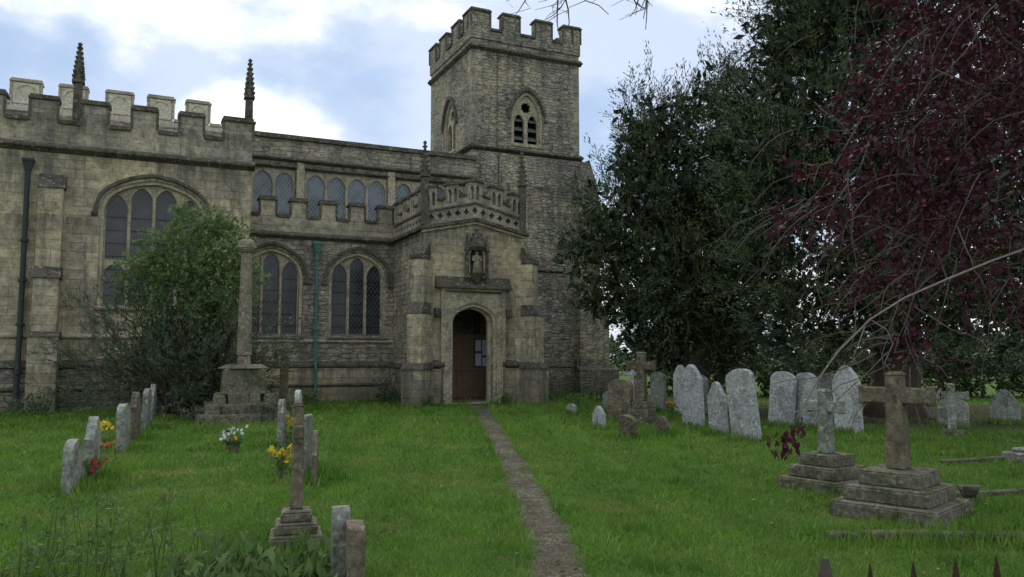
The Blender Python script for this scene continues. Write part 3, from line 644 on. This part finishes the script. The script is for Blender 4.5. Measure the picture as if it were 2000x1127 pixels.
def gcross(x,y,H,ztop,wb,steps,arm,sw,mat,rz,armz,smat='moss'):
    e=empty('grave_cross',(x,y,0),math.radians(rz)); B=MB(); n=steps
    for i in range(n):
        w_=wb*(1-.42*i/max(1,n-1)) if n>1 else wb
        z0=ztop*i/n-(.1 if i==0 else 0); z1=ztop*(i+1)/n; B.frus(0,0,z0,z1-.02,w_/2*1.414,(w_/2)*1.414);B.frus(0,0,z1-.02,z1,w_/2*1.414,(w_/2-.02)*1.414)
    B.make('stepped_base',smat,e,.012)
    C=MB(); C.frus(0,0,ztop,H,sw*.62*1.2,sw*.5*1.2)
    C.make('shaft',mat,e,.012)
    A=MB(); A.box(-arm/2,arm/2,-sw*.38,sw*.38,armz-sw*.45,armz+sw*.45)
    for sg in(-1,1): A.box(sg*arm/2-.025,sg*arm/2+.025,-sw*.44,sw*.44,armz-sw*.55,armz+sw*.55)
    A.make('arms',mat,e,.012); 
    K=MB(); K.frus(0,0,H,H+.03,sw*.66,sw*.4); K.make('cap',mat,e)
gcross(-1.76,6.65,1.1,.27,.42,3,.34,.1,'grave_b',106,.9)
gcross(2.9,18,1.56,.5,.62,3,.6,.2,'grave_b',150,1.28)
gcross(3.61,9.3,1.1,.4,.78,3,.42,.14,'grave_g',125,.93)
gcross(3.72,7.8,1.33,.43,.98,3,.62,.17,'grave_b',135,1.13)
gcross(8.4,15.4,.95,.1,.4,1,.55,.15,'grave_g',150,.75)
gcross(3.35,22.3,1.2,.2,.4,2,.5,.13,'grave_w',150,1.0)
e=empty('churchyard_cross_shaft',(-6.35,19.0,0),math.radians(22))
B=MB()
for i,(s_,z0,z1) in enumerate([(2.05,-.1,.2),(1.65,.16,.42),(1.3,.38,.66)]):
    nseg=5
    for a_ in range(nseg):
        for b__ in range(nseg):
            if 0<a_<nseg-1 and 0<b__<nseg-1 and z1<.6: continue
            c_=s_/nseg; x0=-s_/2+a_*c_; y0=-s_/2+b__*c_; j=random.uniform(-.09,.02)
            B.frus(x0+c_/2+random.uniform(-.03,.03),y0+c_/2+random.uniform(-.03,.03),z0,z1+j,c_*.5*1.414*random.uniform(.92,1.1),c_*.5*1.414*random.uniform(.75,1.02),4,math.pi/4+random.uniform(-.12,.12))
B.frus(0,0,-.1,.19,.98*1.414,.9*1.414); B.frus(0,0,.19,.4,.76*1.414,.74*1.414)
B.frus(0,0,.6,1.2,.5*1.414,.46*1.414); B.frus(0,0,1.2,1.3,.46*1.414,.3*1.414,8,math.pi/8)
B.make('steps','moss',e,.03)
B=MB(); B.frus(0,0,1.25,1.5,.22,.19,4); B.frus(0,0,1.5,3.95,.185,.13,8,math.pi/8); B.frus(0,0,3.95,4.05,.14,.22,8); B.frus(0,0,4.05,4.2,.23,.21,8); B.frus(0,0,4.2,4.28,.2,.12,8)
B.make('shaft','shaft',e,.02)
B=MB(); B.frus(0,0,-.05,.35,.2,.18); B.frus(0,0,.35,1.5,.135,.12,4); B.frus(0,0,1.5,1.58,.12,.15,4); B.frus(0,0,1.58,1.7,.15,.13,4)
o=B.make('stone_pillar_memorial','grave_b',None,.01); o.location=(-5.9,20.8,0)
def kerb(pts,wd,h,name='grave_kerb',mat='moss'):
    B=MB()
    for i in range(len(pts)-1):
        a=Vector(pts[i]);b_=Vector(pts[i+1]); d=(b_-a); L=d.length; d.normalize(); nrm=Vector((-d.y,d.x))*wd/2
        k=max(1,int(L/.75)); 
        for j in range(k):
            p0=a+d*(L*j/k+.006); p1=a+d*(L*(j+1)/k-.006-(wd/2+.005 if j==k-1 and i<len(pts)-2 else 0)); h0=h+random.uniform(-.015,.008); h1=h+random.uniform(-.015,.008)
            if i and j==0: p0=p0+d*wd/2
            B.add([(*(p0-nrm),-.05),(*(p1-nrm),-.05),(*(p1+nrm),-.05),(*(p0+nrm),-.05),(*(p0-nrm),h0),(*(p1-nrm),h1),(*(p1+nrm),h1),(*(p0+nrm),h0)],[(0,3,2,1),(4,5,6,7),(0,1,5,4),(1,2,6,5),(2,3,7,6),(3,0,4,7)])
    B.make(name,mat,None,.012)
kerb([(2.6,6.75),(5.2,6.75),(4.85,7.6),(7.2,8.4)],.12,.07)
kerb([(4.6,8.7),(7.5,9.4)],.1,.06); kerb([(6.0,11.3),(8.5,12.1)],.12,.07)
B=MB(); B.box(-.6,.6,-.3,.3,-.05,.14); B.box(-.5,.5,-.22,.22,.14,.2); o=B.make('ledger_slab','grave_g',None,.02); o.location=(7.7,11.6,0); o.rotation_euler=(0,0,.4)
B=MB(); B.frus(0,0,0,.05,.11,.1,12,0); B.frus(0,0,.05,.13,.06,.1,12,0); B.frus(0,0,.13,.17,.11,.11,12,0)
o=B.make('stone_urn','moss',None,.005); o.location=(4.75,8.45,0)
e=empty('iron_railing',(0,0,0)); B=MB()
for i,x in enumerate([1.53,1.74,1.95,2.16]):
    y=3.5+.05*i; z=.52
    B.frus(x,y,0,z,.010,.010,6); B.frus(x,y,z,z+.025,.010,.016,6); B.frus(x,y,z+.025,z+.11,.016,.002,6)
B.tube([(1.3,3.46,.38),(2.5,3.76,.38)],[.012,.012]); B.tube([(1.3,3.46,.1),(2.5,3.76,.1)],[.012,.012]); B.make('bars','rust',e)
B=MB(); B.frus(1.33,3.48,-.02,.6,.04,.03,7); B.frus(1.33,3.48,.6,.66,.03,.015,7); B.make('post','bark',e)
# ------------------------------------------------------------------ flowers
def flowers(x,y,z,r,mat,n=26,pot=True,name='flower_bouquet',fs=.035):
    e=empty(name,(x,y,0))
    c=rng.normal(size=(n,3))*np.array([r,r,r*.6])*.5+np.array([0,0,z])
    Q=[]
    for p in c:
        nrm=unit(np.array([0,-1.,.6])+.5*rng.normal(size=3)); a=unit(np.cross(nrm,[0,0,1.])); b_=np.cross(nrm,a)
        for k in range(6):
            t=k*math.pi/3; d=a*math.cos(t)+b_*math.sin(t); s_=-a*math.sin(t)+b_*math.cos(t)
            Q.append([p,p+d*fs*.6+s_*fs*.35,p+d*fs+nrm*.01,p+d*fs*.6-s_*fs*.35])
    quads('petals',np.array(Q),rng.random(len(Q)),mat,e)
    o=np.zeros((14,3))+[0,0,.04]; d=unit(runit(14)*.5+[0,0,1.]); Q,rr=sprays(o,d,np.full(14,z*1.1),9,.08,.03,.1,.8); quads('leaves',Q,rr,'weed',e)
    if pot: B=MB(); B.frus(0,0,0,.09,.05,.07,10,0); B.make('pot','grave_b',e)
flowers(-2.83,10.0,.32,.16,'yellow',34); flowers(-3.6,13.3,.45,.2,'yellow',26); flowers(-4.5,12.9,.28,.16,'white',24); flowers(-4.35,12.7,.2,.08,'yellow',8)
flowers(-6.4,12.7,.14,.13,'orange',20); flowers(-5.06,9.75,.2,.15,'red',18); flowers(-5.35,10.6,.6,.12,'yellow',16,False); flowers(3.75,19.0,.4,.1,'orange',10)
# ------------------------------------------------------------------ trees
def limb(B,a,b_,r0,r1,n=7,wob=.15,sag=0,ns=7):
    a=Vector(a);b_=Vector(b_);pts=[];rad=[]; L=(b_-a).length
    for i in range(n):
        t=i/(n-1); p=a.lerp(b_,t)+Vector((random.uniform(-1,1),random.uniform(-1,1),random.uniform(-1,1)))*wob*L*.12*(0 if i==0 else 1)
        p.z+=sag*math.sin(math.pi*t)*L; pts.append(p); rad.append(r0+(r1-r0)*t)
    B.tube(pts,rad,ns)
def yew(x,y,lobes,M1,M2,trunkr=.4,zmin=.9,hang=0):
    e=empty('yew_tree',(0,0,0)); B=MB()
    B.tube([(x,y,-.1),(x,y,.4),(x+.1,y,1.5),(x,y+.1,4),(x-.1,y,7)],[trunkr*1.5,trunkr*1.1,trunkr,trunkr*.7,trunkr*.35],10)
    for l in lobes: limb(B,(x,y,1.2+random.random()*2.5),l[:3],trunkr*.35,.03,7,.4)
    sub=sublobes(lobes,10,.4,.88)
    o,d=crown(lobes+sub,M1,.65,.5,.5); keep=o[:,2]>zmin; o=o[keep];d=d[keep]
    Q,r=sprays(o,d,rng.uniform(.35,1.1,len(o)),29,.105,.027,.12,.7)
    # longer feathery leaders standing out from the outline
    o2,d2=crown(lobes+sub[::3],M1//14,.93,1.1,.3); k=o2[:,2]>zmin+.8; o2=o2[k];d2=d2[k]
    Q2,r2=sprays(o2,d2,rng.uniform(1.0,1.9,len(o2)),42,.13,.03,.05,.45)
    quads('foliage',np.concatenate([Q,Q2]),np.concatenate([r,r2]),'yew',e)
    o,d=crown(lobes+sub,M2,.1,.1,1); o=o[o[:,2]>zmin+.2]; d=runit(len(o)); Q,r=sprays(o,d,np.full(len(o),.6),9,.3,.13,.1,1.2)  # oversized dark filler leaves added inside the crown to block light
    quads('inner_filler_leaves',Q,r,'yewdark',e)
    for i in range(hang):
        l=random.choice(lobes); dv=Vector((random.gauss(-.3,1),random.gauss(-1.2,.5),random.gauss(0,.6))).normalized()
        p=Vector(l[:3])+Vector((dv.x*l[3],dv.y*l[4],dv.z*l[5]))*.97; dv=(dv+Vector((0,0,-.3))).normalized(); pts=[p]
        for k in range(5): dv=(dv+Vector((random.gauss(0,.15),random.gauss(0,.15),-.22))).normalized(); pts.append(pts[-1]+dv*random.uniform(.12,.28))
        B.tube(pts,[.012,.011,.009,.007,.005,.003],4)
    B.make('trunk_and_limbs','bark',e,smooth=True)
yew(5.2,23,[(4.9,23,3.8,2.2,2.0,2.0),(4.2,23,5.6,1.8,1.7,1.8),(5.4,23,7.2,1.7,1.7,1.9),(4.5,22.6,7.6,.9,.9,1.5),(2.8,22.5,4.6,1.2,1.2,.9),(3.1,22.5,3.2,1.1,1.1,.7),(6.6,23,8.0,1.3,1.3,1.8),(3.5,22.5,7.9,.3,.35,1.6),(3.9,22.5,7.2,.4,.4,1.4),(2.5,22.5,5.3,.5,.5,1.0),(6.2,22.5,3.4,1.8,1.8,1.8),(5.0,23,2.2,1.5,1.4,1.2)],4300,1400,hang=60)
yew(9.5,20,[(8.3,20,4.5,3.0,2.6,2.6),(7.2,20,7.0,1.8,2.2,2.3),(9.5,20,8.0,3.0,2.6,3.0),(8.4,19,10.5,1.9,2,2.3),(11,20,11,2.6,2.6,3),(11.5,19.5,5,2.5,2.5,2.5),(7.3,19.2,3.3,1.8,1.4,1.5),(9.6,18.6,3.4,1.8,1.4,1.5),(6.6,20,9.0,.6,.6,1.5)],7000,2200,.55,hang=260)
yew(14.5,19,[(14,19,6,3,3,3.5),(12.5,17,4,2,2,1.8),(15,19,11,4,3,3),(13.5,18,9,2.5,2,2.5)],2600,1200,.5,hang=80)
# copper tree
e=empty('copper_leaved_tree',(0,0,0)); B=MB()
B.tube([(7.4,10,-.1),(7.35,10,.5),(7.2,10,2),(7.0,9.9,4),(7.1,9.8,6.5)],[.34,.26,.22,.17,.1],10)
CL=[(5.4,9,5.1,1.0),(4.6,8.6,4.0,.75),(4.0,8.5,3.75,.5),(3.45,8.5,3.25,.36),(3.15,8.4,3.08,.25),(4.05,8.5,2.95,.5),(5.1,8.6,3.4,.75),(5.5,8.6,2.4,.5),(4.0,8.4,2.3,.33),(4.15,8.4,1.65,.26),(4.5,8.8,4.9,.55),(5.8,9,6,1.1),(4.75,8.7,2.75,.5),(5.0,8.8,5.8,.7),(5.2,8.2,4.3,.6),(4.25,8.1,3.35,.45)]
for l in CL: limb(B,(7.0,9.9,3.6+random.random()*2.4),l[:3],.035,.006,9,.5,.07,6)
B.tube([(7.1,9.8,5.6),(5.2,9,5.9),(3.2,8,5.7),(1.6,7,5.3),(.4,6.6,4.9),(.1,6.5,4.75)],[.11,.09,.07,.05,.03,.015],7)
B.make('trunk_and_limbs','bark',e,smooth=True)
Tw=MB()
for i in range(230):
    l=random.choice(CL); p=Vector(l[:3])+Vector([random.gauss(0,l[3]*.8) for _ in range(3)]); d=Vector((random.gauss(-.5,.5),random.gauss(0,.3),random.gauss(-.4,.5))).normalized()
    L=random.uniform(.4,1.2); pts=[p]; 
    for k in range(6): d=(d+Vector((random.gauss(0,.22),random.gauss(0,.15),random.gauss(-.14,.2)))).normalized(); pts.append(pts[-1]+d*L/6)
    Tw.tube(pts,[.006*(1-k/7)+.0015 for k in range(7)],4)
arcp=[(6.9,9.8,3.2),(5.8,8.6,2.75),(4.6,7.6,2.42),(3.9,7.1,2.2),(3.45,7.0,2.02),(3.14,7.0,1.83),(2.85,7,1.55),(2.66,7,1.3),(2.52,7,1.05),(2.43,7,.88)]
Tp=MB(); Tp.tube(arcp,[.02,.014,.011,.010,.0095,.009,.008,.007,.005,.003],6)
Tp.tube([(3.14,7,1.83),(3.28,7,1.74),(3.33,7,1.62),(3.25,7,1.45),(3.36,7,1.3)],[.005,.005,.004,.004,.003],5); Tp.tube([(3.1,7,1.79),(2.98,7,1.5),(3.05,7,1.35)],[.005,.004,.003],5); Tp.tube([(2.66,7,1.3),(2.72,7,1.12),(2.68,7,.95)],[.004,.003,.002],5); Tp.tube([(2.52,7,1.05),(2.36,7,.98),(2.28,7,.86)],[.004,.003,.002],5)
M['paletwig']=simple('bare_branch',(.2,.18,.15),.9,0,.5,12); Tp.make('bare_branch','paletwig',e,smooth=True)
for (x,y,z) in[(.55,6.6,4.9),(.5,6.6,4.85),(1.3,6.8,5.1),(1.15,6.8,5.0),(1.0,6.8,5.0),(.3,6.5,4.8)]:
    for q in range(2):
        p=Vector((x,y,z)); pts=[p]; d=Vector((random.uniform(-.7,.3),0,-.9)).normalized()
        for k in range(6): d=(d+Vector((random.gauss(0,.25),random.gauss(0,.1),random.gauss(0,.15)))).normalized(); pts.append(pts[-1]+d*random.uniform(.08,.13))
        Tw.tube(pts,[.009*(1-k/7)+.002 for k in range(7)],4)
        for s_ in range(3):
            p0=pts[2+s_]; Tw.tube([p0,p0+Vector((random.gauss(-.05,.06),0,-.06)),p0+Vector((random.gauss(-.1,.08),0,-.12))],[.004,.003,.002],4)
Tw.make('twigs','twig',e)
lob=[(l[0],l[1],l[2],l[3],l[3],l[3]*.9) for l in CL]; lob+=sublobes(lob,4,.4,.9)
o,d=crown(lob,1250,.2,-.5,.7); Q,r=sprays(o,d,rng.uniform(.25,.6,len(o)),14,.075,.043,.35,.8)
o2=np.array([[2.43,7,.9],[2.5,7,.95],[2.38,7,.88],[2.29,7,.86]]*3)+rng.normal(size=(12,3))*.035; d2=unit(np.array([[-.1,0,-1.]])+.4*runit(12)); Q2,r2=sprays(o2,d2,np.full(12,.16),7,.075,.035,.1,.6)
quads('leaves',np.concatenate([Q,Q2]),np.concatenate([r,r2]),'copper',e)
# left shrub
e=empty('spreading_shrub',(0,0,0)); B=MB(); X0,Y0=-8.4,20.3
ends=[]
for i in range(105):
    a=random.uniform(0,2*math.pi); el=random.uniform(.05,1.3); L=random.uniform(1.7,3.3)*(1 if el<.9 else .85)
    ends.append((X0+math.cos(a)*math.cos(el)*L*1.08,Y0+math.sin(a)*math.cos(el)*L*.5,.3+math.sin(el)*L*1.1))
for q in ends: limb(B,(X0+random.uniform(-.3,.3),Y0+random.uniform(-.2,.2),.1),q,.04,.006,7,.4,.05,5)
B.tube([(X0,Y0,0),(X0,Y0,1.5),(X0+.2,Y0,3.2),(X0+.1,Y0,4.4)],[.13,.1,.06,.02]); B.make('branches','bark',e)
E=np.array(ends); b0=np.array([X0,Y0,.3]); t=rng.uniform(.3,1.04,(len(E),28,1)); o=(b0+(E[:,None]-b0)*t+rng.normal(size=(len(E),28,3))*.13).reshape(-1,3)
d=unit((E[:,None]-b0)*.35+.7*runit(len(E),28)+[0,0,.3]).reshape(-1,3)
Q,r=sprays(o,d,rng.uniform(.25,.55,len(o)),20,.10,.025,.0,.6); k=Q[:,0,2]>.05; quads('foliage',Q[k],r[k],'shrubd',e)
lob=[(X0+.3,Y0-.3,4.0,1.25,.8,.95),(X0-.1,Y0-.4,3.1,1.4,.8,.8),(X0+1.0,Y0-.3,3.3,.8,.7,.8),(X0+.5,Y0-.2,4.9,.65,.5,.5),(X0+1.1,Y0-.2,4.4,.5,.5,.5)]; lob+=sublobes(lob,6,.4,.9)
o,d=crown(lob,1150,.2,.3,.8); Q,r=sprays(o,d,rng.uniform(.2,.5,len(o)),18,.10,.04,.25,.8); quads('new_growth',Q,r,'shrubl',e)
def plant(name,x,y,h,r,n,mat='weed',ll=.1,lw=.04,sp=.8,up=1.2):
    o=np.stack([x+rng.normal(size=n)*r*.5,y+rng.normal(size=n)*r*.3,np.zeros(n)+.02],1); d=unit(runit(n)*.55+[0,0,up]); Q,rr=sprays(o,d,rng.uniform(.5,1.1,n)*h,14,ll,lw,.1,sp); Q[...,2]=np.maximum(Q[...,2],.0); return quads(name,Q,rr,mat)
plant('wall_plant',-4.0,25.1,1.1,.3,30,'shrubd'); plant('wall_plant',-6.2,24.6,.5,.5,24); plant('wall_plant',-3.9,25.3,.5,.5,24); plant('ivy_clump',-5.4,18.4,.5,.4,40,'shrubd'); plant('ivy_clump',-6.9,18.2,.35,.5,30,'shrubd')
plant('wall_plant',-.3,24.6,.35,.2,14); plant('wall_plant',-2.4,23.6,.3,.2,14); plant('wall_plant',-12,20.2,.6,.8,40,'shrubd'); plant('wall_plant',1.6,26.5,.35,1.0,40); plant('wall_plant',3.2,26.5,.4,1.0,40,'shrubd')
e=empty('tall_weeds',(0,0,0)); B=MB(); O=[];D=[];LL=[]
for i in range(42):
    x=random.uniform(-3.5,-2.1); y=random.uniform(4.9,6.0); h=random.uniform(.25,.66)
    tip=(x+random.gauss(0,.08),y+random.gauss(0,.05),h); B.tube([(x,y,0),((x+tip[0])/2+.01,y,h/2),tip],[.004,.003,.0015],4)
    for k in range(8): tt=random.uniform(.15,1); O.append((x+(tip[0]-x)*tt,y,h*tt)); D.append((random.gauss(0,1),random.gauss(0,1),.7)); LL.append(random.uniform(.05,.12))
B.make('stems','shrubl',e); Q,r=sprays(np.array(O),unit(np.array(D,dtype=float)),np.array(LL),6,.045,.014,.1,.7); quads('leaves',Q,r,'weed',e)
e=empty('leafy_weeds',(0,0,0)); n=230; o=np.stack([rng.uniform(-2.1,-1.0,n),rng.uniform(4.6,5.5,n),np.full(n,.0)],1); d=unit(runit(n)*.6+[0,0,1.3]); Q,r=sprays(o,d,rng.uniform(.12,.33,n),9,.11,.04,.1,.9); quads('leaves',Q,r,'weed',e)
n=170; o=np.stack([rng.uniform(-3.7,-1.0,n),rng.uniform(4.3,5.1,n),np.full(n,.0)],1); d=unit(runit(n)*.6+[0,0,1.3]); Q,r=sprays(o,d,rng.uniform(.08,.2,n),9,.07,.022,.1,.9); quads('low_leaves',Q,r,'weed',e)
T_=[(h[0],h[1]) for h in HS]*2+[(3.6,9.3),(3.7,7.8),(-1.76,6.6),(2.9,18)]+[(x,6.72) for x in np.arange(2.7,5.2,.3)]+[(5+.8*q,8.0+.3*q) for q in range(3)]
Qs=[];Rs=[]
for x,y in T_:
    n=170; a=rng.random(n)*6.283; rr_=rng.uniform(.08,.42,n); o=np.stack([x+np.cos(a)*rr_,y+np.sin(a)*rr_,0*a],1); D_=unit(runit(n)*.5+[0,0,1.2]); S=unit(np.cross(D_,runit(n)))*.005*(1+y/12); h=rng.uniform(.05,.17,(n,1)); Qs.append(np.stack([o-S,o+S,o+D_*h+S*.2,o+D_*h-S*.2],1)); Rs.append(rng.random(n)*.6)
quads('grass_tufts',np.concatenate(Qs),np.concatenate(Rs),'grass')
lob=[(x+rng.uniform(-.4,.4),31+rng.uniform(-.8,.8)-.12*x,1.0+rng.uniform(-.2,.2),1.3,1.0,rng.uniform(.9,1.5)) for x in np.arange(5.2,34,1.1)]; lob+=sublobes(lob,3,.4,.9)
o,d=crown(lob,3600,.4,.4,.7); k=o[:,2]>.05; Q,r=sprays(o[k],d[k],rng.uniform(.3,.7,k.sum()),14,.2,.08,.1,.9); k=Q[:,0,2]>0; quads('boundary_hedge',Q[k],r[k],'yew')
lob=[]
for x in np.arange(-90,120,4.5): lob.append((x+rng.uniform(-1,1),62+rng.uniform(-3,3)+.1*abs(x),1.2,3,2.5,rng.uniform(1.2,2.2)))
for x in [14,34,40,52]: lob.append((x,58,3.2,3.2,2.5,2.6))
o,d=crown(lob,7000,.5,.3,.8); Q,r=sprays(o,d,rng.uniform(.5,1.2,len(o)),12,.5,.25,.1,1); k=Q[:,0,2]>0; quads('distant_hedge',Q[k],r[k],'far')
